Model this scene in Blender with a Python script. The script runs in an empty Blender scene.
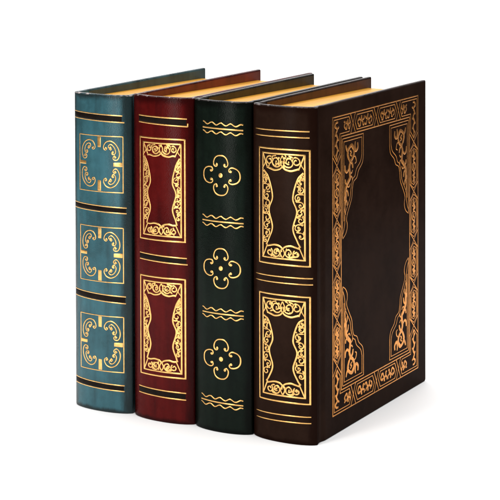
import bpy, bmesh, math, random
from mathutils import Vector, Matrix, noise

# ------------------------------------------------------------------ camera, world, lamps, exposure
scene = bpy.context.scene
C = scene.collection
MM = 0.001

cam_data = bpy.data.cameras.new("camera")
cam = bpy.data.objects.new("camera", cam_data)
C.objects.link(cam)
PIT, YAW, ROLL = math.radians(1.5524), math.radians(-29.8308), math.radians(-0.1377)
fw = Vector((math.sin(YAW) * math.cos(PIT), math.cos(YAW) * math.cos(PIT), -math.sin(PIT)))
r0 = Vector((math.cos(YAW), -math.sin(YAW), 0))
u0 = r0.cross(fw)
rx = r0 * math.cos(ROLL) + u0 * math.sin(ROLL)
ux = -r0 * math.sin(ROLL) + u0 * math.cos(ROLL)
cam.matrix_world = Matrix(((rx.x, ux.x, -fw.x, 0.78455), (rx.y, ux.y, -fw.y, -1.11721),
                           (rx.z, ux.z, -fw.z, 0.40602), (0, 0, 0, 1)))
cam_data.sensor_width = 36
cam_data.lens = 1801.258 / 500 * 36
cam_data.shift_y = -330.328 / 500          # a shift lens keeps the uprights upright
cam_data.clip_start = 0.05
cam_data.clip_end = 50
scene.camera = cam

world = bpy.data.worlds.new("World")
scene.world = world
world.use_nodes = True
bg = world.node_tree.nodes["Background"]
bg.inputs[0].default_value = (1.0, 0.99, 0.98, 1)
bg.inputs[1].default_value = 0.2


def softbox(name, loc, target, sx, sy, power, color=(1, 1, 1)):
    d = bpy.data.lights.new(name, 'AREA')
    d.shape = 'RECTANGLE'
    d.size, d.size_y, d.energy, d.color = sx, sy, power, color
    o = bpy.data.objects.new(name, d)
    C.objects.link(o)
    o.location = loc
    o.rotation_euler = (Vector(target) - Vector(loc)).to_track_quat('-Z', 'Y').to_euler()
    return o


softbox("overhead_softbox", (0.14, -0.02, 1.9), (0.1, 0.05, 0), 2.5, 2.3, 76)
softbox("front_strip", (-0.06, -0.80, 0.42), (0.06, 0, 0.14), 0.16, 0.80, 3.6, (1.0, 0.97, 0.93))
softbox("back_softbox", (-0.4, 1.0, 2.0), (-0.55, 1.5, 0.3), 1.6, 0.6, 12)

vs = scene.view_settings
vs.view_transform = 'Standard'
vs.look = 'None'
vs.exposure = 0.0
vs.gamma = 1.0
vs.use_curve_mapping = False
scene.render.film_transparent = False


# ------------------------------------------------------------------ materials
def new_mat(name):
    m = bpy.data.materials.new(name)
    m.use_nodes = True
    nt = m.node_tree
    return m, nt, nt.nodes["Principled BSDF"]


def nd(nt, kind, **kw):
    n = nt.nodes.new(kind)
    for k, v in kw.items():
        setattr(n, k, v)
    return n


def mapped(nt, scale):
    tc = nd(nt, 'ShaderNodeTexCoord')
    mp = nd(nt, 'ShaderNodeMapping')
    mp.inputs['Scale'].default_value = scale
    nt.links.new(tc.outputs['Object'], mp.inputs['Vector'])
    return mp.outputs['Vector']


def ramp(nt, fac, stops):
    r = nd(nt, 'ShaderNodeValToRGB')
    els = r.color_ramp.elements
    while len(els) < len(stops):
        els.new(0.5)
    for e, (p, c) in zip(els, stops):
        e.position = p
        e.color = c if len(c) == 4 else (*c, 1)
    nt.links.new(fac, r.inputs['Fac'])
    return r.outputs['Color']


def leather(name, base, worn, dark, streak=0.5, rough=0.42, spec=0.22, bump=0.25, edge=None, polish=0.0):
    """painted leather: fine grain, long upright brush streaks and an uneven dark antique glaze with painted side shade"""
    m, nt, p = new_mat(name)
    L = nt.links
    v1 = mapped(nt, (1, 1, 0.12))
    n1 = nd(nt, 'ShaderNodeTexNoise')
    n1.inputs['Scale'].default_value = 160
    n1.inputs['Detail'].default_value = 5
    L.new(v1, n1.inputs['Vector'])
    v2 = mapped(nt, (1, 1, 1))
    n2 = nd(nt, 'ShaderNodeTexNoise')
    n2.inputs['Scale'].default_value = 30
    n2.inputs['Detail'].default_value = 6
    n2.inputs['Roughness'].default_value = 0.65
    L.new(v2, n2.inputs['Vector'])
    c1 = ramp(nt, n1.outputs['Fac'], [(0.32, dark), (0.5, base), (0.72, worn)])
    mx = nd(nt, 'ShaderNodeMix', data_type='RGBA')
    mx.inputs[0].default_value = streak
    mx.inputs[6].default_value = (*base, 1)
    L.new(c1, mx.inputs[7])
    c2 = ramp(nt, n2.outputs['Fac'], [(0.36, (0.55, 0.52, 0.5)), (0.6, (1, 1, 1))])
    ml = nd(nt, 'ShaderNodeMix', data_type='RGBA', blend_type='MULTIPLY')
    ml.inputs[0].default_value = 0.8
    L.new(mx.outputs[2], ml.inputs[6])
    L.new(c2, ml.inputs[7])
    col = ml.outputs[2]
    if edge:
        # antique glaze plus painted shade on the spine's sides, head and tail, ragged
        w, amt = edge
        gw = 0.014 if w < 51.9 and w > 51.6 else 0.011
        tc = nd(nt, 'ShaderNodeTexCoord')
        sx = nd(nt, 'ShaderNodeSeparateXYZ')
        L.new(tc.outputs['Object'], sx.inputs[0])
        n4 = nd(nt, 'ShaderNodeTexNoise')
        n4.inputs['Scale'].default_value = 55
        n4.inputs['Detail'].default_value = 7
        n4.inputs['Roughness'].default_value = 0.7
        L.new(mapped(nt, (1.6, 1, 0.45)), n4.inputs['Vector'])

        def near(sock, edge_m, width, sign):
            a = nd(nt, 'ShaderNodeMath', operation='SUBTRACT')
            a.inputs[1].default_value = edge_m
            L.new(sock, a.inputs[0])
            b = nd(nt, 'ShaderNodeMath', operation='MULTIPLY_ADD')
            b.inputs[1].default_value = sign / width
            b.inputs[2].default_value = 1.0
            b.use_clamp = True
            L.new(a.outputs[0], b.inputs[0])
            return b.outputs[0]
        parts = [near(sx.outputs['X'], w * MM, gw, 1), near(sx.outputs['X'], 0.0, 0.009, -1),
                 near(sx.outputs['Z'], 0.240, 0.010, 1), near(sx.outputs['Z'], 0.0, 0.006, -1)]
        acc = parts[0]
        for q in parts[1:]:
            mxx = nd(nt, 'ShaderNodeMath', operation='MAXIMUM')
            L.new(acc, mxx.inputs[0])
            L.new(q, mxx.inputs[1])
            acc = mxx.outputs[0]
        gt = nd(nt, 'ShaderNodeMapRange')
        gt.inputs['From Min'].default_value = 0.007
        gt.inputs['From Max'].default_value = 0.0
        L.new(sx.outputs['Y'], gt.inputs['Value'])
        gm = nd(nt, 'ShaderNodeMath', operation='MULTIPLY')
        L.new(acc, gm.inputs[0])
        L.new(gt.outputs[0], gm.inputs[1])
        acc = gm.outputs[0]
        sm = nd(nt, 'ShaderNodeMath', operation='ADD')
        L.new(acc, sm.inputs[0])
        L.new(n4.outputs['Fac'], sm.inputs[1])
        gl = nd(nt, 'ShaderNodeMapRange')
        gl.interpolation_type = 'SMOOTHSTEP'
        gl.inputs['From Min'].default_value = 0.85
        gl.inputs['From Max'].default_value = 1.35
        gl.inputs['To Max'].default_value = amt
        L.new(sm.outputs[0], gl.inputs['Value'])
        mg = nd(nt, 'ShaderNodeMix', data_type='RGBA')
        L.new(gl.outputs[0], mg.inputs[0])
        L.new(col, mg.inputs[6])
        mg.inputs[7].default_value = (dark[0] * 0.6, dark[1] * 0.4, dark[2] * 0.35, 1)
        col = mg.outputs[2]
    L.new(col, p.inputs['Base Color'])
    # grain
    vo = nd(nt, 'ShaderNodeTexVoronoi')
    vo.inputs['Scale'].default_value = 1300
    L.new(v2, vo.inputs['Vector'])
    n3 = nd(nt, 'ShaderNodeTexNoise')
    n3.inputs['Scale'].default_value = 420
    n3.inputs['Detail'].default_value = 4
    L.new(v2, n3.inputs['Vector'])
    ad = nd(nt, 'ShaderNodeMath', operation='MULTIPLY_ADD')
    L.new(n3.outputs['Fac'], ad.inputs[0])
    ad.inputs[1].default_value = 1.5
    L.new(vo.outputs['Distance'], ad.inputs[2])
    bp = nd(nt, 'ShaderNodeBump')
    bp.inputs['Strength'].default_value = bump
    bp.inputs['Distance'].default_value = 0.0004
    L.new(ad.outputs[0], bp.inputs['Height'])
    L.new(bp.outputs['Normal'], p.inputs['Normal'])
    rr = nd(nt, 'ShaderNodeMapRange')
    rr.inputs['From Min'].default_value = 0.3
    rr.inputs['From Max'].default_value = 0.7
    rr.inputs['To Min'].default_value = rough - 0.1
    rr.inputs['To Max'].default_value = rough + 0.12
    L.new(n2.outputs['Fac'], rr.inputs['Value'])
    L.new(rr.outputs[0], p.inputs['Roughness'])
    p.inputs['Specular IOR Level'].default_value = spec
    p.inputs['Coat Weight'].default_value = polish
    p.inputs['Coat Roughness'].default_value = 0.2
    p.inputs['Coat IOR'].default_value = 1.38
    L.new(bp.outputs['Normal'], p.inputs['Coat Normal'])
    return m


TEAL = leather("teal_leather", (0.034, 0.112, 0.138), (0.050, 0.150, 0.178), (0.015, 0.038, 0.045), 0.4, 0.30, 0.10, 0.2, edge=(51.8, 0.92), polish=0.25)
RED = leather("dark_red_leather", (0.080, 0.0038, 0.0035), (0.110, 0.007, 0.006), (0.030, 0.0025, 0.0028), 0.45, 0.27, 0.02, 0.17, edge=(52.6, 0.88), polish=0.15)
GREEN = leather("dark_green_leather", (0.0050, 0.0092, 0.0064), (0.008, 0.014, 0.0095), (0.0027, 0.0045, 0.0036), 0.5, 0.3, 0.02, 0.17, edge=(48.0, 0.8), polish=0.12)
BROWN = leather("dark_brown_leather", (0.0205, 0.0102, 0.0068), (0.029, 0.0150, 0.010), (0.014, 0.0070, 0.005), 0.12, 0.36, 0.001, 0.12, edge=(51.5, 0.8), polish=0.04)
BLACK = leather("black_paint", (0.010, 0.006, 0.004), (0.016, 0.010, 0.007), (0.004, 0.003, 0.002), 0.5, 0.45, 0.06, 0.15)
RIM = {}


def rim_of(name, base, spec):
    """the handled, polished edge of the leather: burnished dark with small pale glints painted in"""
    b = [c * 0.55 + k for c, k in zip(base, (0.012, 0.008, 0.008))]
    m = leather(name, tuple(b), tuple(c * 1.5 for c in b), tuple(c * 0.35 for c in b), 0.8, 0.3, 0.2, 0.35)
    nt = m.node_tree
    L = nt.links
    p = nt.nodes["Principled BSDF"]
    old = p.inputs['Base Color'].links[0].from_socket
    tc = nd(nt, 'ShaderNodeTexCoord')
    sx = nd(nt, 'ShaderNodeSeparateXYZ')
    L.new(tc.outputs['Object'], sx.inputs[0])
    n = nd(nt, 'ShaderNodeTexNoise')
    n.inputs['Scale'].default_value = 300
    n.inputs['Detail'].default_value = 5
    L.new(mapped(nt, (0.55, 1, 1)), n.inputs['Vector'])
    n2 = nd(nt, 'ShaderNodeTexNoise')
    n2.inputs['Scale'].default_value = 45
    L.new(mapped(nt, (1, 1, 1)), n2.inputs['Vector'])
    a = nd(nt, 'ShaderNodeMath', operation='MULTIPLY_ADD')
    L.new(n2.outputs['Fac'], a.inputs[0])
    a.inputs[1].default_value = 0.8
    L.new(n.outputs['Fac'], a.inputs[2])
    g = nd(nt, 'ShaderNodeMapRange')
    g.inputs['From Min'].default_value = 0.93
    g.inputs['From Max'].default_value = 1.06
    g.inputs['To Max'].default_value = spec
    L.new(a.outputs[0], g.inputs['Value'])
    y = nd(nt, 'ShaderNodeMapRange')
    y.inputs['From Min'].default_value = 0.002
    y.inputs['From Max'].default_value = -0.001
    L.new(sx.outputs['Y'], y.inputs['Value'])
    k = nd(nt, 'ShaderNodeMath', operation='MULTIPLY')
    L.new(g.outputs[0], k.inputs[0])
    L.new(y.outputs[0], k.inputs[1])
    mx = nd(nt, 'ShaderNodeMix', data_type='RGBA')
    L.new(k.outputs[0], mx.inputs[0])
    L.new(old, mx.inputs[6])
    mx.inputs[7].default_value = (0.62, 0.52, 0.50, 1)  # pale colour of the painted glints along the spine rim
    L.new(mx.outputs[2], p.inputs['Base Color'])
    return m


def page_glow_lining(name, base):  # base colour carries the gold reflected from the pages
    m = leather(name, base, tuple(c * 1.25 for c in base), tuple(c * 0.6 for c in base), 0.4, 0.4, 0.25, 0.12)
    return m


def gilt(name, base, rough, metal=1.0):
    """stamped gold foil, a little uneven and rubbed"""
    m, nt, p = new_mat(name)
    L = nt.links
    v = mapped(nt, (1, 1, 1))
    n = nd(nt, 'ShaderNodeTexNoise')
    n.inputs['Scale'].default_value = 260
    n.inputs['Detail'].default_value = 4
    L.new(v, n.inputs['Vector'])
    b = Vector(base)
    c = ramp(nt, n.outputs['Fac'], [(0.3, tuple(b * 0.72)), (0.55, tuple(b)), (0.75, tuple(Vector([min(1, q * 1.1) for q in b])))])
    L.new(c, p.inputs['Base Color'])
    p.inputs['Metallic'].default_value = metal
    p.inputs['Roughness'].default_value = rough
    bp = nd(nt, 'ShaderNodeBump')
    bp.inputs['Strength'].default_value = 0.3
    bp.inputs['Distance'].default_value = 0.0002
    L.new(n.outputs['Fac'], bp.inputs['Height'])
    L.new(bp.outputs['Normal'], p.inputs['Normal'])
    return m


GOLD = gilt("gold_foil", (0.88, 0.49, 0.155), 0.27)
COVER_GOLD = gilt("copper_gold_foil", (0.72, 0.28, 0.045), 0.35)


def page_material():
    m, nt, p = new_mat("gilt_page_edges")
    L = nt.links
    v = mapped(nt, (1, 0.004, 0.01))
    n = nd(nt, 'ShaderNodeTexNoise')
    n.inputs['Scale'].default_value = 2600
    n.inputs['Detail'].default_value = 3
    L.new(v, n.inputs['Vector'])
    c = ramp(nt, n.outputs['Fac'], [(0.34, (0.46, 0.20, 0.014)), (0.5, (0.74, 0.355, 0.028)), (0.66, (0.84, 0.43, 0.050))])
    L.new(c, p.inputs['Base Color'])
    p.inputs['Metallic'].default_value = 0.75
    p.inputs['Roughness'].default_value = 0.4
    bp = nd(nt, 'ShaderNodeBump')
    bp.inputs['Strength'].default_value = 0.35
    bp.inputs['Distance'].default_value = 0.0004
    L.new(n.outputs['Fac'], bp.inputs['Height'])
    L.new(bp.outputs['Normal'], p.inputs['Normal'])
    return m


PAGES = page_material()


def paper_material():
    m, nt, p = new_mat("white_seamless_paper")
    n = nd(nt, 'ShaderNodeTexNoise')
    n.inputs['Scale'].default_value = 900
    nt.links.new(mapped(nt, (1, 1, 1)), n.inputs['Vector'])
    c = ramp(nt, n.outputs['Fac'], [(0.3, (0.865, 0.865, 0.865)), (0.7, (0.88, 0.88, 0.88))])
    nt.links.new(c, p.inputs['Base Color'])
    p.inputs['Roughness'].default_value = 0.75
    p.inputs['Specular IOR Level'].default_value = 0.2
    return m


PAPER = paper_material()


# ------------------------------------------------------------------ helpers
def link_mesh(name, verts, faces, mat, parent=None, smooth=True):
    me = bpy.data.meshes.new(name)
    me.from_pydata([tuple(v) for v in verts], [], faces)
    me.validate()
    bm = bmesh.new()
    bm.from_mesh(me)
    bmesh.ops.recalc_face_normals(bm, faces=bm.faces) if parent is None else None
    bm.to_mesh(me)
    bm.free()
    if smooth:
        for f in me.polygons:
            f.use_smooth = True
    me.materials.append(mat)
    o = bpy.data.objects.new(name, me)
    C.objects.link(o)
    if parent:
        o.parent = parent
    return o


def catmull(pts, n=6, closed=False):
    P = [Vector(p) for p in pts]
    out = []
    N = len(P)
    for i in range(N if closed else N - 1):
        if closed:
            a, b, c, d = P[i - 1], P[i], P[(i + 1) % N], P[(i + 2) % N]
        else:
            b, c = P[i], P[i + 1]
            a = P[i - 1] if i > 0 else b * 2 - c
            d = P[i + 2] if i + 2 < N else c * 2 - b
        for k in range(n):
            t = k / n
            out.append(0.5 * ((2 * b) + (c - a) * t + (2 * a - 5 * b + 4 * c - d) * t * t + (3 * b - a - 3 * c + d) * t ** 3))
    if not closed:
        out.append(P[-1])
    return [tuple(p) for p in out]


def spiral(cx, cz, r0, r1, a0, a1, n=22):
    """points of a spiral from radius r0 at angle a0 to r1 at a1 (degrees)"""
    out = []
    for k in range(n + 1):
        t = k / n
        r = r0 + (r1 - r0) * t
        a = math.radians(a0 + (a1 - a0) * t)
        out.append((cx + r * math.cos(a), cz + r * math.sin(a)))
    return out


class Tooling:
    """collects stamped lines in millimetres on a surface: mapping(u, z, h) -> point in metres"""

    def __init__(self, mapping, rise=0.06, sink=-0.04):
        self.map, self.rise, self.sink = mapping, rise, sink
        self.v, self.f = [], []

    def ribbon(self, pts, w, closed=False, step=1.0, taper=0.0):
        P = [Vector(p) for p in pts]
        Q = []
        n = len(P)
        for i in range(n if closed else n - 1):
            a, b = P[i], P[(i + 1) % n]
            k = max(1, int(math.ceil((b - a).length / step)))
            for j in range(k):
                Q.append(a.lerp(b, j / k))
        if not closed:
            Q.append(P[-1])
        n = len(Q)
        base = len(self.v)
        for i, q in enumerate(Q):
            if closed:
                a, b = Q[i - 1], Q[(i + 1) % n]
            else:
                a, b = Q[max(0, i - 1)], Q[min(n - 1, i + 1)]
            d1 = (q - a).normalized() if (q - a).length > 1e-6 else (b - q).normalized()
            d2 = (b - q).normalized() if (b - q).length > 1e-6 else d1
            t = d1 + d2
            t = t.normalized() if t.length > 1e-4 else d1
            nr = Vector((-t.y, t.x))
            cosm = max(0.5, abs(nr.dot(Vector((-d1.y, d1.x)))))
            ww = w
            if taper and not closed:
                s = i / (n - 1)
                ww = w * (1 - taper + taper * math.sin(math.pi * min(max(s, 0.02), 0.98)) ** 0.6)
            hw = 0.5 * ww / cosm
            if hw > 0.5 * ww * 1.45:
                hw = 0.5 * ww * 1.45
            for off, h in ((-1, self.sink), (-0.8, self.rise * 0.9), (0, self.rise), (0.8, self.rise * 0.9), (1, self.sink)):
                pt = q + nr * hw * off
                self.v.append(self.map(pt.x, pt.y, h))
        for i in range(n if closed else n - 1):
            A, B = base + 5 * i, base + 5 * ((i + 1) % n)
            for k in range(4):
                self.f.append((A + k, A + k + 1, B + k + 1, B + k))

    def dot(self, u, z, r, rz=None, n=14):
        rz = rz or r
        base = len(self.v)
        self.v.append(self.map(u, z, self.rise * 1.15))
        for ring, h in ((0.6, self.rise), (1.0, self.sink)):
            for k in range(n):
                a = 2 * math.pi * k / n
                self.v.append(self.map(u + r * ring * math.cos(a), z + rz * ring * math.sin(a), h))
        for k in range(n):
            k2 = (k + 1) % n
            self.f.append((base, base + 1 + k2, base + 1 + k))
            self.f.append((base + 1 + k, base + 1 + k2, base + 1 + n + k2, base + 1 + n + k))

    def bar(self, u0, z0, u1, z1, w0, w1):
        """a tab that widens from w0 to w1"""
        a, b = Vector((u0, z0)), Vector((u1, z1))
        d = (b - a).normalized()
        nr = Vector((-d.y, d.x))
        N = 8
        base = len(self.v)
        for i in range(N + 1):
            t = i / N
            c = a.lerp(b, t)
            w = w0 + (w1 - w0) * t
            lim = self.sink if i in (0, N) else None
            for off, h in ((-1, self.sink), (-0.8, self.rise), (-0.3, self.rise), (0.3, self.rise), (0.8, self.rise), (1, self.sink)):
                p = c + nr * 0.5 * w * off
                self.v.append(self.map(p.x, p.y, h if lim is None else lim))
        for i in range(N):
            A, B = base + 6 * i, base + 6 * (i + 1)
            for k in range(5):
                self.f.append((A + k, A + k + 1, B + k + 1, B + k))

    def patch(self, ua, ub, lo, hi, h=0.05, n=60, rag=0.0, seed=0):
        """a painted stripe between two curves lo(u), hi(u)"""
        base = len(self.v)
        for i in range(n + 1):
            u = ua + (ub - ua) * i / n
            e = rag * noise.noise(Vector((u * 1.3, seed * 7.1, 0)))
            a, b = lo(u) + e, hi(u) + e
            for t, hh in ((0, self.sink), (0.06, h), (0.94, h), (1, self.sink)):
                self.v.append(self.map(u, a + (b - a) * t, hh))
        for i in range(n):
            A, B = base + 4 * i, base + 4 * (i + 1)
            for k in range(3):
                self.f.append((A + k, A + k + 1, B + k + 1, B + k))

    def build(self, name, mat, parent):
        return link_mesh(name, self.v, self.f, mat, parent)


# ------------------------------------------------------------------ the white paper sweep
def sweep():
    verts, faces = [], []
    prof = []
    for y in [-2.6, -1.4, -0.7, -0.2, 0.3, 0.7, 1.0]:
        prof.append((y, 0))
    R = 0.6
    for k in range(1, 17):
        a = math.radians(90 * k / 16)
        prof.append((1.0 + R * math.sin(a), R - R * math.cos(a)))
    prof.append((1.0 + R, 1.4))
    prof.append((1.0 + R, 2.2))
    xs = [-0.75, -0.4, 0, 0.4, 0.75]
    for (y, z) in prof:
        for x in xs:
            verts.append((x, y, z))
    n = len(xs)
    for i in range(len(prof) - 1):
        for j in range(n - 1):
            faces.append((i * n + j, i * n + j + 1, (i + 1) * n + j + 1, (i + 1) * n + j))
    o = link_mesh("ground_backdrop", verts, faces, PAPER)
    for p in o.data.polygons:
        if p.center.z < 0.01 and p.normal.z < 0:
            o.data.flip_normals()
            break
    o.location = (0.1, 0, 0)
    o.rotation_euler = (0, 0, -YAW)
    o["kind"] = "structure"
    o["label"] = "white seamless studio paper under and behind the books"
    return o


sweep()

# ------------------------------------------------------------------ a book
BULGE = 7.4
BOARD = 3.8      # thickness of the boards, mm


def arc(s):
    s = min(1.0, max(-1.0, s))
    return (1 - abs(s) ** 2.2) ** (1 / 1.5)


def spine_map(w):
    def y(u):
        return -BULGE * arc(2 * u / w - 1)

    def f(u, z, h):
        u = min(max(u, 0.02), w - 0.02)
        e = 0.05
        ua, ub = max(0.0, u - e), min(w, u + e)
        t = Vector((ub - ua, y(ub) - y(ua))).normalized()
        n = Vector((t.y, -t.x))
        return ((u + n.x * h) * MM, (y(u) + n.y * h) * MM, z * MM)
    return f


def groove(y):
    """depth of the joint beside the spine, mm"""
    if y < 0.0 or y > 12.0:
        return 0.0
    return 1.1 * math.sin(math.pi * y / 12.0) ** 1.5


def make_cover(w, D, H, t, leather_mat, rim_mat, root, seed):
    outer, inner = [], []
    rnd = 0.8

    def side(ys, left):
        for y in ys:
            g = groove(y)
            e = 0.0
            if left:
                outer.append((g + e, y)); inner.append((t + g * 0.6, y))
            else:
                outer.append((w - g - e, y)); inner.append((w - t - g * 0.6, y))
    ys = [D, D * 0.75, D * 0.5, D * 0.25, 18, 13, 12, 11, 10, 9, 8, 7, 6, 5, 4, 3, 2, 1.2]
    side(ys, True)
    NS = 72
    for k in range(NS + 1):
        s = -math.cos(math.pi * k / NS)
        u = w * (s + 1) / 2
        outer.append((u, -BULGE * arc(s)))
        ui = t + (w - 2 * t) * (s + 1) / 2
        inner.append((ui, 1.0 - (BULGE - 2.0) * arc(s)))
    side(list(reversed(ys)), False)
    n = len(outer)
    verts, faces = [], []
    NZ = 2
    for lvl in (0, 1):
        for ring in (outer, inner):
            for (x, y) in ring:
                z = 0.0
                if lvl:
                    z = H + 0.16 * noise.noise(Vector((x * 0.09, y * 0.035, seed * 3.7)))
                verts.append(Vector((x, y, z)) * MM)

    def I(lvl, ring, i):
        return (lvl * 2 + ring) * n + i
    for i in range(n - 1):
        faces.append((I(0, 0, i), I(0, 0, i + 1), I(1, 0, i + 1), I(1, 0, i)))
        faces.append((I(0, 1, i + 1), I(0, 1, i), I(1, 1, i), I(1, 1, i + 1)))
        faces.append((I(1, 0, i), I(1, 0, i + 1), I(1, 1, i + 1), I(1, 1, i)))
        faces.append((I(0, 0, i + 1), I(0, 0, i), I(0, 1, i), I(0, 1, i + 1)))
    for i in (0, n - 1):
        faces.append((I(0, 0, i), I(1, 0, i), I(1, 1, i), I(0, 1, i)))
    me = bpy.data.meshes.new("cover")
    me.from_pydata([tuple(v) for v in verts], [], faces)
    bm = bmesh.new()
    bm.from_mesh(me)
    bmesh.ops.remove_doubles(bm, verts=bm.verts, dist=1e-6)
    bmesh.ops.recalc_face_normals(bm, faces=bm.faces)
    # blunt the board corners at the fore-edge, then soften every rim
    ce = [e for e in bm.edges if all(abs(v.co.y - D * MM) < 1e-6 for v in e.verts)
          and abs(e.verts[0].co.z - e.verts[1].co.z) < 0.001]
    bmesh.ops.bevel(bm, geom=[e for e in ce if e.verts[0].co.z < 0.1], offset=2.0 * MM, segments=4, profile=0.5, affect='EDGES')
    ce = [e for e in bm.edges if all(abs(v.co.y - D * MM) < 1e-6 and v.co.z > 0.1 for v in e.verts)
          and abs(e.verts[0].co.z - e.verts[1].co.z) < 0.001]
    bmesh.ops.bevel(bm, geom=ce, offset=1.0 * MM, segments=3, profile=0.5, affect='EDGES')
    bm.edges.ensure_lookup_table()
    se = [e for e in bm.edges if len(e.link_faces) == 2 and e.calc_face_angle(0) > math.radians(55)]
    res = bmesh.ops.bevel(bm, geom=se, offset=0.95 * MM, segments=3, profile=0.5, affect='EDGES', clamp_overlap=True)
    for f in bm.faces:
        c = f.calc_center_median()
        if c.z > (H - 1.05) * MM:
            f.material_index = 1
    bm.to_mesh(me)
    bm.free()
    for f in me.polygons:
        f.use_smooth = True
    me.set_sharp_from_angle(angle=math.radians(50))
    me.materials.append(leather_mat)
    me.materials.append(rim_mat)
    o = bpy.data.objects.new("cover", me)
    C.objects.link(o)
    o.parent = root
    return o


def make_pages(w, D, H, t, root, seed):
    x0, x1, y1 = t + 0.25, w - t - 0.25, D - 7.0
    verts, faces = [], []
    n = 28
    m = 14
    for i in range(n + 1):
        x = x0 + (x1 - x0) * i / n
        s = 2 * i / n - 1
        y0 = 2.4 - (BULGE - 3.2) * arc(s) * 0.8
        for j in range(m + 1):
            tt = j / m
            y = y0 + (y1 - y0 - 2.0 * (1 - s * s) * 1.0) * tt
            zt = H - 5.0 - 3.4 * (y / D) + 0.2 * noise.noise(Vector((x * 0.4, y * 0.01, seed)))
            verts.append((x * MM, y * MM, zt * MM))
    top = len(verts)
    for i in range(n + 1):
        for j in range(m + 1):
            v = verts[i * (m + 1) + j]
            verts.append((v[0], v[1], 4 * MM))
    idx = lambda b, i, j: b + i * (m + 1) + j
    for i in range(n):
        for j in range(m):
            faces.append((idx(0, i, j), idx(0, i + 1, j), idx(0, i + 1, j + 1), idx(0, i, j + 1)))
            faces.append((idx(top, i, j), idx(top, i, j + 1), idx(top, i + 1, j + 1), idx(top, i + 1, j)))
        faces.append((idx(0, i, 0), idx(top, i, 0), idx(top, i + 1, 0), idx(0, i + 1, 0)))
        faces.append((idx(0, i, m), idx(0, i + 1, m), idx(top, i + 1, m), idx(top, i, m)))
    for j in range(m):
        faces.append((idx(0, 0, j), idx(0, 0, j + 1), idx(top, 0, j + 1), idx(top, 0, j)))
        faces.append((idx(0, n, j), idx(top, n, j), idx(top, n, j + 1), idx(0, n, j + 1)))
    return link_mesh("page_block", verts, faces, PAGES, root, smooth=False)


def make_tinted_endpapers(w, D, H, t, mat, root):
    """sheet just inside the edges of each board, with the gold reflection of the pages painted into its colour"""
    for left in (True, False):
        x0, x1 = (t - 0.05, t + 0.2) if left else (w - t - 0.2, w - t + 0.05)
        a, b, c, d = 13.0, D - 1.6, 3.0, H - 1.3
        v = [(x, y, z) for x in (x0, x1) for y in (a, b) for z in (c, d)]
        v = [(x * MM, y * MM, z * MM) for x, y, z in v]
        f = [(0, 1, 3, 2), (4, 6, 7, 5), (0, 4, 5, 1), (2, 3, 7, 6), (1, 5, 7, 3), (0, 2, 6, 4)]
        link_mesh("glow_tinted_endpaper", v, f, mat, root, smooth=False)


def make_book(label, x, y, w, D, H, mat, seed, lin, base):
    root = bpy.data.objects.new("book", None)
    root.empty_display_size = 0.03
    C.objects.link(root)
    root.location = (x * MM, y * MM, 0)
    root["label"] = label
    root["category"] = "book"
    root["group"] = "leather books in a row"
    make_cover(w, D, H, BOARD, mat, rim_of(mat.name + "_edge", base, 0.6 if seed < 3 else 0.25), root, seed)
    make_tinted_endpapers(w, D, H, BOARD, page_glow_lining(mat.name + "_page_glow", lin), root)
    make_pages(w, D, H, BOARD, root, seed)
    return root


def line_between(a, b):
    return lambda u: a[1] + (b[1] - a[1]) * (u - a[0]) / (b[0] - a[0])


def gilt_band(root, smap, up, lo, line_w, black=True, hook=False, seed=0, uend_black=None):
    """two gold rules round the spine, on some books with a black stripe between them"""
    t = Tooling(smap)
    t.ribbon([up[0], up[1]], line_w, step=0.5)
    t.ribbon([lo[0], lo[1]], line_w, step=0.5)
    if hook:
        b = lo[1]
        t.ribbon([(b[0], b[1] - line_w * 0.3), (b[0] + 0.1, b[1] + 2.2)], line_w, step=0.5)
    o = t.build("gilt_band", GOLD, root)
    if black:
        k = Tooling(smap, sink=-0.04)
        fu, fl = line_between(*up), line_between(*lo)
        k.patch(up[0][0] + 0.1, uend_black or up[1][0] - 0.4, lambda u: fl(u) + line_w * 0.5, lambda u: fu(u) - line_w * 0.5,
                h=0.04, rag=0.12, seed=seed)
        k.build("black_stripe", BLACK, o)
    return o


def quad_loop(a, b, c, d):
    return [a, b, c, d]


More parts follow.
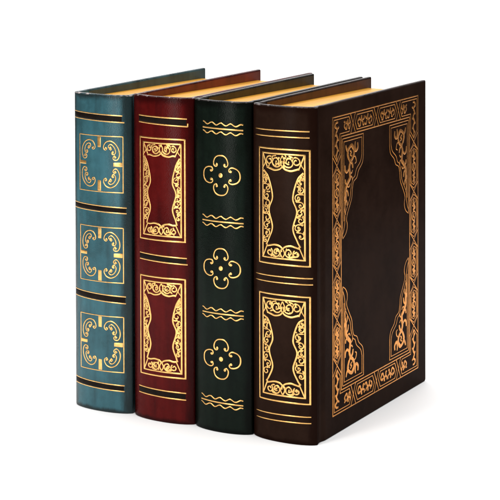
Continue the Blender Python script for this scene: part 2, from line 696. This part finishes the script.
# ------------------------------------------------------------------ ornament of the teal book
def scroll_panel(root, smap, u0, u1, zb, zt, seed):
    rnd = random.Random(seed)
    t = Tooling(smap)
    t.ribbon([(u0, zb), (u0, zt), (u1, zt), (u1, zb)], 0.75, closed=True, step=0.5)
    o = t.build("gilt_panel", GOLD, root)
    s = Tooling(smap)
    cu, cz = (u0 + u1) / 2, (zb + zt) / 2
    hw, hh = (u1 - u0) / 2, (zt - zb) / 2
    # four tabs in the middle of the sides
    s.bar(cu, zt - 0.2, cu, zt - 9.0, 3.2, 3.0)
    s.bar(cu, zb + 0.2, cu, zb + 9.0, 3.4, 3.0)
    s.bar(u0 + 0.2, cz, u0 + 7.4, cz, 2.9, 2.6)
    s.bar(u1 - 0.2, cz, u1 - 7.6, cz, 3.6, 3.0)
    for sx in (-1, 1):
        for sz in (-1, 1):
            def M(pts):
                return [(cu + sx * a, cz + sz * b) for a, b in pts]
            # outer scroll, hugging the corner, curled inwards at both ends
            k = hw / 19.5
            q = hh / 20.9
            c1 = spiral(5.6, 12.2, 0.5, 2.3, 300, 20, 16)
            c2 = spiral(14.3, 5.4, 0.5, 2.3, 150, 430, 16)
            arc1 = catmull([(7.7, 13.0), (7.2, 15.6), (9.6, 17.5), (13.2, 16.4), (16.2, 13.2), (17.2, 9.4), (16.6, 6.0)], 6)
            pts = []
            lead = [(5.2, 11.4), (6.6, 11.2), (6.9, 12.6), (5.6, 13.6), (4.2, 12.6), (4.4, 10.6)]
            outer = catmull([(5.7, 12.6), (6.6, 11.6), (5.4, 10.6), (4.0, 11.7), (4.1, 14.0), (6.2, 16.6), (9.6, 17.4),
                             (13.4, 15.8), (16.0, 12.4), (16.9, 8.6), (16.4, 5.4), (14.8, 3.4), (12.6, 3.6), (11.9, 5.2),
                             (13.0, 6.4), (14.2, 5.6), (13.6, 4.9)], 6)
            innr = catmull([(9.6, 10.6), (10.6, 11.6), (9.8, 12.9), (8.4, 12.4), (8.0, 13.6), (9.4, 14.9), (11.6, 14.2), (13.4, 12.0),
                            (13.9, 9.4), (13.0, 7.7), (11.4, 7.6), (10.9, 8.9), (11.9, 9.7), (12.5, 9.0)], 6)
            s.ribbon(M([(a * k, b * q) for a, b in outer]), 0.9, step=0.6)
            s.ribbon(M([(a * k, b * q) for a, b in innr]), 0.85, step=0.6)
            s.dot(*M([(13.4 * k, 5.2 * q)])[0], 0.75)
            s.dot(*M([(5.6 * k, 12.1 * q)])[0], 0.75)
            s.dot(*M([(9.3 * k, 11.6 * q)])[0], 0.8)
            s.dot(*M([(11.7 * k, 8.7 * q)])[0], 0.8)
    s.build("scrollwork", GOLD, o)
    return o


# ------------------------------------------------------------------ lace panels of the red and the brown book
def lace_panel(root, smap, fo, fi, bulge, waist, top_h, bot_h, w_line, dens, seed, lobes_up):
    """double frame with a band of scrolling lace round an hourglass field
    fo / fi = (u0, u1, zb, zt) of the outer and inner frame"""
    rnd = random.Random(seed)
    t = Tooling(smap)
    u0, u1, zb, zt = fo
    t.ribbon([(u0, zb), (u0, zt), (u1, zt), (u1, zb)], w_line * 1.15, closed=True, step=0.5)
    a0, a1, b0, b1 = fi
    t.ribbon([(a0, b0), (a0, b1), (a1, b1), (a1, b0)], w_line * 1.15, closed=True, step=0.5)
    o = t.build("gilt_panel", GOLD, root)
    s = Tooling(smap)
    w_line *= 1.02
    h = b1 - b0
    W = a1 - a0
    for sx in (0, 1):
        def M(p, sx=sx):
            return [(a0 + d, z) if sx == 0 else (a1 - d, z) for d, z in p]
        zs = [b1 - top_h * 1.15, b1 - h * 0.24, b1 - h * 0.41, b1 - h * 0.54, b1 - h * 0.70, b0 + h * 0.18, b0 + bot_h * 1.0]
        ds = [1.0, bulge * 0.62, bulge, waist, bulge * 0.99, bulge * 0.62, 3.0]
        if waist > bulge * 0.8:
            ds[3] = waist
        edge = catmull(list(zip(ds, zs)), 8)
        s.ribbon(M(edge), w_line * 1.25, step=0.7)

        def width_at(z):
            best = min(edge, key=lambda p: abs(p[1] - z))
            return best[0]
        # corner mitres
        s.ribbon(M([(0.2, b1 - 0.2), (4.4, b1 - top_h * 0.98)]), w_line, step=0.7)
        s.ribbon(M([(0.2, b0 + 0.2), (4.2, b0 + bot_h * 1.05)]), w_line, step=0.7)
        s.ribbon(M([(0.3, b1 - top_h * 0.95), (2.0, b1 - top_h * 0.72), (2.6, b1 - top_h * 0.5)]), w_line * 0.8, step=0.7)
        # the vine: curls that turn alternately to the frame and to the field
        z = b1 - top_h * 1.45
        k = rnd.randint(0, 1)
        prev = None
        while z > b0 + bot_h * 1.3:
            wd = width_at(z)
            r = max(1.15, min(2.6, wd * 0.40))
            cx = max(wd * 0.47, 1.2)
            if dens > 1 and wd > 5.5:
                cx = wd * (0.40 if k % 2 else 0.55)
            sgn = 1 if k % 2 else -1
            st = rnd.uniform(-25, 25)
            sp = spiral(cx, z, r, r * 0.28, 90 + st, 90 + st + sgn * rnd.uniform(320, 430), 18)
            s.ribbon(M(sp), w_line * 0.95, step=0.6, taper=0.35)
            if rnd.random() < 0.8:
                s.dot(*M([(cx + rnd.uniform(-0.25, 0.25), z + rnd.uniform(-0.3, 0.3))])[0], rnd.uniform(0.5, 0.8), rnd.uniform(0.5, 1.0))
            if prev:
                px, pz, pr = prev
                mid = ((px + cx) / 2 + sgn * wd * 0.28, (pz + z) / 2)
                s.ribbon(M(catmull([(px - sgn * pr * 0.2, pz - pr), mid, (cx, z + r)], 6)), w_line * 0.95, step=0.6, taper=0.3)
                # leaves between the curls
                for _ in range(dens):
                    lx = rnd.uniform(0.5, max(0.7, wd - 0.9))
                    lz = (pz + z) / 2 + rnd.uniform(-1.2, 1.2)
                    an = rnd.uniform(0, math.pi)
                    ln = rnd.uniform(1.0, 1.9)
                    dx, dz = math.cos(an) * ln, math.sin(an) * ln
                    pl = [(min(max(lx - dx * 0.6, 0.1), wd - 0.1), lz - dz), (lx, lz), (min(max(lx + dx * 0.6, 0.1), wd - 0.1), lz + dz * 0.8)]
                    s.ribbon(M(catmull(pl, 4)), w_line * rnd.uniform(0.9, 1.35), step=0.5, taper=0.5)
            prev = (cx, z, r)
            z -= r * rnd.uniform(1.95, 2.35)
            k += 1
        # head and foot of the lace: two mirrored scrolls each
        for (zf, dirn, hh) in ((b1, -1, top_h), (b0, 1, bot_h)):
            half = W / 2
            lob = [(half, zf + dirn * hh * 0.80), (half * 0.86, zf + dirn * hh * 0.98), (half * 0.62, zf + dirn * hh * 1.06),
                   (half * 0.40, zf + dirn * hh * 0.98), (4.0, zf + dirn * hh * (0.9 if lobes_up else 1.0))]
            s.ribbon(M(catmull(lob, 6)), w_line * 1.3, step=0.6)
            m = -1 if dirn > 0 else 1
            r1 = hh * 0.40
            c1 = (half * 0.70, zf + dirn * hh * 0.50)
            s.ribbon(M(spiral(*c1, r1, r1 * 0.3, 180 * (dirn > 0) + 10, 180 * (dirn > 0) + 10 - m * 480, 26)), w_line * 1.1, step=0.6)
            s.dot(*M([c1])[0], 0.7)
            c2 = (half * 0.36, zf + dirn * hh * 0.46)
            r2 = hh * 0.30
            s.ribbon(M(spiral(*c2, r2, r2 * 0.3, 60, 60 + m * 420, 22)), w_line * 1.05, step=0.6)
            s.ribbon(M(catmull([(half * 0.99, zf + dirn * hh * 0.1), (half * 0.90, zf + dirn * hh * 0.45), (half * 0.98, zf + dirn * hh * 0.8)], 6)), w_line, step=0.6)
            s.ribbon(M(catmull([(c2[0] + r2, c2[1]), (half * 0.5, zf + dirn * hh * 0.2), (c1[0], c1[1] - dirn * r1)], 6)), w_line, step=0.6)
            for _ in range(2 + 2 * dens):
                lx = rnd.uniform(half * 0.3, half * 0.98)
                lz = zf + dirn * hh * rnd.uniform(0.12, 0.85)
                an = rnd.uniform(0, math.pi)
                ln = rnd.uniform(0.8, 1.5)
                s.ribbon(M([(lx - math.cos(an) * ln, lz - math.sin(an) * ln * 0.7), (lx, lz + 0.3), (lx + math.cos(an) * ln, lz + math.sin(an) * ln * 0.7)]),
                         w_line * rnd.uniform(0.9, 1.4), step=0.5, taper=0.5)
    s.build("scrollwork", GOLD, o)
    return o


# ------------------------------------------------------------------ ornament of the green book
def wave_band(root, smap, wu, mid, wl):
    t = Tooling(smap)
    for (a, b) in (wu, wl):
        pts = []
        n = 72
        for i in range(n + 1):
            q = i / n
            u = a[0] + (b[0] - a[0]) * q
            z = a[1] + (b[1] - a[1]) * q + 0.85 * math.cos(q * 2 * math.pi * 4.15)
            pts.append((u, z))
        t.ribbon(pts, 0.95, step=0.6)
    t.ribbon([mid[0], mid[1]], 1.1, step=0.5)
    return t.build("gilt_band", GOLD, root)


def quatrefoil(root, smap, cu, cz):
    t = Tooling(smap)
    for k in range(4):
        a = math.pi / 2 * k
        ca, sa = math.cos(a), math.sin(a)
        half = [(2.7, 7.2), (3.6, 6.7), (4.4, 7.6), (3.7, 9.0), (2.3, 9.0), (1.5, 7.4)]
        # a C whose two ends curl in towards the middle
        base = [(3.6, 8.4), (2.7, 7.9), (3.2, 6.7), (4.6, 6.5), (5.7, 7.7), (5.8, 9.9), (4.6, 12.6), (2.0, 14.2)]
        pts = catmull(base + [(-p[0], p[1]) for p in reversed(base)], 6)
        sc = 1.0 if k % 2 == 0 else 1.04
        out = [(cu + (p[0] * ca - p[1] * sa) * sc, cz + (p[0] * sa + p[1] * ca)) for p in pts]
        t.ribbon(out, 1.05, step=0.6)
        for e in (-1, 1):
            x, y = 3.4 * e, 7.7
            t.dot(cu + (x * ca - y * sa) * sc, cz + x * sa + y * ca, 0.85)
    t.dot(cu, cz, 1.9, 2.0, n=20)
    return t.build("gilt_medallion", GOLD, root)


# ------------------------------------------------------------------ ornament of the brown front cover
def cover_map(w):
    def f(u, z, h):
        return ((w + h) * MM, u * MM, z * MM)
    return f


def sprig(t, P, c, m=1):
    """one upright leafy figure: a stem, two curling legs and two raised arms"""
    t.ribbon(catmull([P(c + 0.1 * m, 3.6), P(c - 0.25 * m, 1.8), P(c, -0.6)], 5), 2.3, step=0.6, taper=0.35)
    t.ribbon(catmull([P(c, 1.0), P(c - 1.3 * m, -0.8), P(c - 2.0 * m, -2.9), P(c - 3.5 * m, -2.9), P(c - 3.7 * m, -1.6)], 5), 1.7, step=0.6, taper=0.3)
    t.ribbon(catmull([P(c, 0.8), P(c + 1.5 * m, -1.0), P(c + 1.7 * m, -2.8), P(c + 2.9 * m, -3.0)], 5), 1.8, step=0.6, taper=0.35)
    t.ribbon(catmull([P(c, 0.4), P(c + 2.2 * m, 0.5), P(c + 3.3 * m, 1.7), P(c + 2.9 * m, 3.0)], 5), 1.6, step=0.6, taper=0.3)
    t.ribbon(catmull([P(c, 0.6), P(c - 2.0 * m, 1.0), P(c - 2.8 * m, 2.6)], 5), 1.5, step=0.6, taper=0.35)


def glyph_h(t, cy, cz, flip, rnd, half=9.0):
    """two leafy sprigs and a closing curl at either end, lying along the border"""
    f = -1 if flip else 1
    j = lambda: rnd.uniform(-0.3, 0.3)
    k = half / 9.0
    P = lambda a, b: (cy + a * k + j(), cz + f * b * 1.05 + j())
    sprig(t, P, -3.9)
    sprig(t, P, 3.7, -1 if rnd.random() < 0.4 else 1)
    for e in (-1, 1):
        t.ribbon(catmull([P(7.0 * e, -2.6), P(8.4 * e, -1.2), P(8.6 * e, 0.8), P(7.4 * e, 1.6), P(6.9 * e, 0.4)], 5), 1.6, step=0.6, taper=0.35)


def glyph_v(t, cy, cz, L, rnd):
    """a slim leafy vine standing in an upright border compartment"""
    j = lambda: rnd.uniform(-0.3, 0.3)
    s = L / 20.0
    P = lambda a, b: (cy + a + j(), cz + b * s + j())
    t.ribbon(catmull([P(0.0, 15.6), P(-0.9, 12.4), P(1.0, 9), P(-0.7, 6), P(0.5, 4)], 5), 2.2, step=0.8, taper=0.3)
    t.ribbon(catmull([P(0.6, 4), P(2.7, 2), P(2.6, -2), P(0, -4.4), P(-2.6, -2), P(-2.7, 2)], 5, closed=True), 1.25, closed=True, step=0.8)
    t.ribbon(catmull([P(-0.5, -4), P(1.0, -6), P(-1.1, -9), P(1.0, -12.4), P(0.0, -15.6)], 5), 2.2, step=0.8, taper=0.3)
    t.ribbon(catmull([P(0.6, 2.4), P(-0.6, 0), P(0.8, -2.4)], 5), 1.8, step=0.6, taper=0.3)
    for a, b, c, d in ((0.4, 6.2, 2.7, 8.6), (-0.4, 8.8, -2.7, 11.0), (0.2, 11.6, 2.2, 13.8), (-0.4, -6.2, -2.7, -8.6), (0.4, -8.8, 2.7, -11.0), (-0.2, -11.6, -2.2, -13.8)):
        t.ribbon(catmull([P(a, b), P((a + c) * 0.62, (b + d) / 2 - 0.5), P(c, d)], 4), 1.6, step=0.6, taper=0.45)


def cover_tooling(root, w):
    cm = cover_map(w)
    rnd = random.Random(5)
    Y0, Y1, Z0, Z1 = 23.6, 170.3, 14.2, 229.4      # outer rule of the border
    y0, y1, z0, z1 = 39.2, 152.6, 32.2, 212.2      # inner rule
    t = Tooling(cm)
    t.ribbon([(Y0, Z0), (Y0, Z1), (Y1, Z1), (Y1, Z0)], 0.95, closed=True, step=4)
    t.ribbon([(y0 - 2.0, z0 - 2.2), (y0 - 2.0, z1 + 2.2), (y1 + 2.0, z1 + 2.2), (y1 + 2.0, z0 - 2.2)], 1.0, closed=True, step=4)
    border = t.build("cover_border", COVER_GOLD, root)
    d = Tooling(cm)
    # crossings
    xh = [56.4, 95.3, 134.2]
    xv = [194.0, 155.2, 117.0, 82.4, 49.4]
    zo, zi, yo, yi = Z1, z1 + 2.2, Y0, y0 - 2.0
    for zA, zB in ((Z1, z1 + 2.2), (Z0, z0 - 2.2)):
        for c in xh:
            for sg in (-1, 1):
                d.ribbon([(c - sg * 4.0, zA), (c - sg * 1.0, zA * 0.62 + zB * 0.38), (c + sg * 1.0, zA * 0.38 + zB * 0.62), (c + sg * 4.0, zB)], 0.85, step=1)
    for yA, yB in ((Y0, y0 - 2.0), (Y1, y1 + 2.0)):
        for c in xv:
            for sg in (-1, 1):
                d.ribbon([(yA, c - sg * 7.2), (yB, c + sg * 7.2)], 0.85, step=2)
    # compartments along head and foot
    for zA, zB, flip in ((Z1, z1 + 2.2, False), (Z0, z0 - 2.2, True)):
        zc = (zA + zB) / 2
        hz = abs(zA - zB) / 2 - 2.1
        for a, b in zip(xh[:-1], xh[1:]):
            m = (a + b) / 2
            hl = (b - a) / 2
            d.ribbon([(m - hl + 6.6, zc + hz), (m + hl - 6.6, zc + hz), (m + hl - 3.6, zc), (m + hl - 6.6, zc - hz), (m - hl + 6.6, zc - hz), (m - hl + 3.6, zc)],
                     0.85, closed=True, step=2)
            glyph_h(d, m, zc, flip, rnd, hl - 7.2)
    # upright compartments, with a second, rounder line inside
    for yA, yB in ((Y0, y0 - 2.0), (Y1, y1 + 2.0)):
        yc = (yA + yB) / 2
        hy = abs(yA - yB) / 2
        for a, b in zip(xv[:-1], xv[1:]):
            m = (a + b) / 2
            hl = (a - b) / 2
            loop = [(-hy + 1.5, hl - 9.5), (-hy + 3.2, hl - 5.2), (0, hl - 2.4), (hy - 3.2, hl - 5.2), (hy - 1.5, hl - 9.5)]
            lp = loop + [(-p[0], -p[1]) for p in loop]
            d.ribbon([(yc + p[0], m + p[1]) for p in lp], 0.75, closed=True, step=2)
            loop = [(-hy + 3.0, hl - 10.4), (-hy + 3.9, hl - 7.0), (0, hl - 5.0), (hy - 3.9, hl - 7.0), (hy - 3.0, hl - 10.4)]
            lp = loop + [(-p[0], -p[1]) for p in loop]
            d.ribbon([(yc + p[0], m + p[1]) for p in lp], 0.65, closed=True, step=2)
            glyph_v(d, yc, m, (hl - 6.4) / 15.4 * 20, rnd)
    # corner compartments: an angle piece turning round each corner
    for yA, yB, xe, sy in ((Y0, y0 - 2.0, xh[0], 1), (Y1, y1 + 2.0, xh[-1], -1)):
        for zA, zB, ze, sz in ((Z1, z1 + 2.2, xv[0], -1), (Z0, z0 - 2.2, xv[-1], 1)):
            o = 2.1
            L = [(yA + sy * o, zA + sz * o), (xe - sy * 6.4, zA + sz * o), (xe - sy * 3.6, (zA + zB) / 2), (xe - sy * 6.4, zB - sz * o),
                 (yB - sy * o, zB - sz * o), (yB - sy * o, ze - sz * 8.5), ((yA + yB) / 2, ze - sz * 3.0), (yA + sy * o, ze - sz * 8.5)]
            d.ribbon(L, 0.8, closed=True, step=2)
            yc, zc = (yA + yB) / 2, (zA + zB) / 2
            m = (yB + xe) / 2
            f = -sz
            P = lambda a, b: (m + sy * a, zc + f * b)
            sprig(d, P, 1.2)
            d.ribbon(catmull([P(-3.0, -2.6), P(-4.4, -0.6), P(-3.4, 1.6), P(-5.0, 2.8)], 5), 1.8, step=0.6, taper=0.35)
            V = lambda a, b: (yc + sy * a, zc + sz * b)
            d.ribbon(catmull([V(1.8, -3.4), V(-1.4, -3.0), V(-2.6, -0.6), V(0.6, 1.5), V(-1.2, 4.6), V(1.2, 8.2), V(-1.1, 12), V(1.1, 16), V(-0.4, 20), V(0.4, 24)], 5), 2.2, step=0.8, taper=0.3)
            for a, b, c, e in ((0.6, 1.5, 3.2, 0.0), (-0.8, 4.6, -2.6, 6.6), (0.8, 8.2, 2.8, 10.2), (-0.8, 12, -2.7, 14), (0.8, 15.6, 2.6, 17.8), (-0.2, 19, -2.0, 20.8)):
                d.ribbon(catmull([V(a, b), V((a + c) * 0.62, (b + e) / 2), V(c, e)], 4), 1.7, step=0.6, taper=0.45)
    d.build("border_ornament", COVER_GOLD, border)

    # corner pieces: a scalloped double line and a leafy scroll
    yc, zc = (y0 + y1) / 2, (z0 + z1) / 2
    for sy in (1, -1):
        for sz in (1, -1):
            def M(pts):
                return [(yc + sy * (p[0] - yc), zc + sz * (p[1] - zc)) for p in pts]
            c = Tooling(cm)
            edge = [(73.4, 212.0), (73.4, 196.5)] + catmull([(73.4, 196.5), (71.6, 190.6), (65.4, 185.8), (62.4, 181.0), (57.2, 178.6), (55.2, 173.6), (54.0, 167.0), (49.6, 160.4),
                                                              (46.4, 155.6), (45.7, 152.4), (46.8, 149.4), (46.4, 145.6), (43.6, 142.0), (39.4, 139.6)], 5)[1:]
            c.ribbon(M([(39.2, 212.2)] + edge), 0.8, step=1.5)
            inn = [(70.8, 209.8), (70.8, 197.0)] + catmull([(70.8, 197.0), (68.4, 192.0), (61.8, 187.2), (59.2, 182.6), (56.0, 180.8), (52.8, 174.2), (51.2, 167.6), (46.6, 161.4),
                                                             (43.4, 156.6), (42.9, 151.0), (41.4, 146.0), (39.6, 143.0)], 5)[1:]
            c.ribbon(M([(41.6, 152.0), (41.6, 209.8)] + inn), 0.75, step=1.5)
            c.ribbon(M([(39.2, 140.2), (39.2, 212.2)]), 0.95, step=4)
            piece = c.build("corner_ornament", COVER_GOLD, root)
            g = Tooling(cm)
            g.ribbon(M(catmull([(49.8, 196), (47.5, 200.8), (49.8, 204.1), (54.4, 205.8), (57.2, 203.1), (57.8, 199.4), (55.5, 196.1), (52.6, 194.5), (50.6, 193.6)], 6)), 2.8, step=0.8)
            g.ribbon(M(catmull([(53.8, 205.6), (58.3, 201.9), (61.8, 201.0), (64.3, 203.2), (64.0, 206.6)], 6)), 2.5, step=0.8, taper=0.3)
            g.ribbon(M(catmull([(60.6, 201.6), (59.5, 204.6), (60.1, 207.8)], 6)), 2.0, step=0.8, taper=0.4)
            g.ribbon(M(catmull([(49.2, 200.2), (46.0, 204.0), (44.6, 207.0)], 6)), 2.3, step=0.8, taper=0.4)
            g.ribbon(M(catmull([(51.4, 202.4), (53.6, 200.8), (52.0, 199.4), (54.4, 197.8)], 6)), 1.7, step=0.8, taper=0.3)
            g.ribbon(M(catmull([(49.4, 197), (51.4, 193.6), (50.2, 190.2), (51.0, 186.4), (51.4, 182.4), (48.2, 179.6), (45.4, 176.6), (44.3, 173.4), (44.4, 168.2), (43.6, 163.4)], 6)),
                     3.6, step=0.8, taper=0.55)
            g.ribbon(M(catmull([(50.0, 189.6), (46.6, 187.2), (43.9, 188.6), (43.3, 192.4)], 6)), 2.3, step=0.8, taper=0.4)
            g.ribbon(M(catmull([(47.2, 178.6), (44.6, 179.4), (43.8, 182.2)], 6)), 2.0, step=0.8, taper=0.4)
            g.ribbon(M(catmull([(51.2, 194.6), (54.9, 192.4), (56.2, 188.8)], 6)), 2.5, step=0.8, taper=0.4)
            g.ribbon(M(catmull([(45.0, 174.8), (47.6, 172.8), (48.6, 169.2)], 6)), 1.9, step=0.8, taper=0.4)
            for lf in ([(50.6, 187.0), (53.6, 185.6), (55.6, 187.4)], [(50.8, 184.0), (54.6, 182.4), (55.4, 179.8)], [(45.8, 177.4), (49.6, 176.0), (51.6, 178.0)],
                       [(44.4, 171.0), (42.6, 169.2), (42.6, 166.6)], [(44.4, 168.0), (46.6, 165.4), (46.4, 162.6)], [(43.7, 164.0), (43.2, 159.6), (44.4, 156.6)],
                       [(56.4, 197.6), (60.2, 196.6), (61.6, 193.0), (59.2, 191.6)]):
                g.ribbon(M(catmull(lf, 6)), 1.35, step=0.8, taper=0.5)
            g.build("scrollwork", COVER_GOLD, piece)
    return border


# ------------------------------------------------------------------ the four books
# teal
W = 51.8
book = make_book("teal blue leather book with three square gold scroll panels on its spine", -9.8, 0, W, 185.4, 239.2, TEAL, 1,
                 (0.050, 0.075, 0.070), (0.040, 0.10, 0.12))
sm = spine_map(W)
for i, (up, lo) in enumerate([(((1.6, 225.0), (46.0, 223.6)), ((1.6, 220.0), (47.4, 218.6))),
                              (((1.6, 156.0), (48.7, 154.7)), ((1.6, 151.8), (48.7, 150.5))),
                              (((1.6, 89.7), (48.0, 88.0)), ((1.6, 84.8), (48.0, 82.9))),
                              (((1.6, 22.6), (46.8, 21.0)), ((1.6, 18.0), (46.8, 16.7)))]):
    gilt_band(book, sm, up, lo, 0.85, True, seed=i)
for k, (zb, zt) in enumerate([(166.0, 208.0), (98.2, 139.4), (30.9, 72.5)]):
    scroll_panel(book, sm, 7.8 + 0.4 * (k > 0), 46.4, zb, zt, k)

# dark red
W = 52.6
book = make_book("dark red leather book with gold lace panels between black striped bands on its spine", 44.0, 0, W, 185.4, 240.7, RED, 2,
                 (0.150, 0.026, 0.010), (0.085, 0.010, 0.010))
sm = spine_map(W)
for i, (up, lo, hk) in enumerate([(((7.4, 225.8), (48.4, 225.0)), ((7.4, 220.8), (48.9, 219.4)), True),
                                  (((8.0, 123.8), (48.1, 122.6)), ((8.0, 119.2), (48.6, 118.0)), False),
                                  (((6.6, 24.0), (47.3, 23.2)), ((6.5, 19.2), (47.3, 18.2)), False)]):
    gilt_band(book, sm, up, lo, 0.95, True, hk, seed=i + 5)
for k, (zb, zt) in enumerate([(134.6, 209.7), (34.0, 107.0)]):
    lace_panel(book, sm, (8.5, 46.9, zb, zt), (12.0, 44.2, zb + 3.4, zt - 3.5), 6.6, 3.8, 9.0, 8.5, 1.05, 2, 11 + k, False)

# dark green
W = 48.0
book = make_book("dark green leather book with three gold quatrefoils between wavy bands on its spine", 97.2, 0, W, 180.0, 240.6, GREEN, 3,
                 (0.052, 0.036, 0.011), (0.016, 0.018, 0.016))
sm = spine_map(W)
for a in [(((10.6, 224.4), (43.0, 223.3)), ((10.2, 220.9), (43.0, 220.0)), ((10.4, 217.9), (43.0, 216.9))),
          (((9.8, 156.4), (43.1, 156.2)), ((9.7, 153.4), (43.1, 153.0)), ((9.7, 150.5), (43.1, 150.1))),
          (((9.5, 89.3), (43.0, 89.0)), ((9.5, 86.5), (43.0, 86.2)), ((9.4, 83.8), (43.0, 83.3))),
          (((8.2, 25.2), (42.6, 24.0)), ((8.0, 22.2), (42.6, 21.2)), ((8.0, 19.6), (42.6, 18.6)))]:
    wave_band(book, sm, *a)
for cz in (186.8, 119.4, 53.5):
    quatrefoil(book, sm, 25.9, cz)

# dark brown
W = 51.5
book = make_book("dark brown leather book whose front cover has a tooled copper gold border", 145.6, 1.5, W, 185.4, 240.0, BROWN, 4,
                 (0.085, 0.032, 0.013), (0.028, 0.016, 0.013))
_sm = spine_map(W)
sm = lambda u, z, h: _sm(u + 0.9, z, h)
for i, (up, lo) in enumerate([(((2.6, 222.3), (46.4, 222.6)), ((2.6, 217.9), (46.4, 218.2))),
                              (((2.6, 118.3), (48.4, 118.7)), ((2.6, 114.0), (48.4, 114.3))),
                              (((3.0, 19.6), (47.2, 20.3)), ((3.0, 15.0), (47.2, 15.8)))]):
    gilt_band(book, sm, up, lo, 0.9, False)
for k, (zb, zt) in enumerate([(127.2, 209.2), (29.4, 105.4)]):
    lace_panel(book, sm, (6.4, 46.6, zb, zt), (9.8, 43.3, zb + 4.2, zt - 3.4), 8.6, 5.6, 11.0, 9.0, 1.05, 2, 21 + k, True)
cover_tooling(book, W)
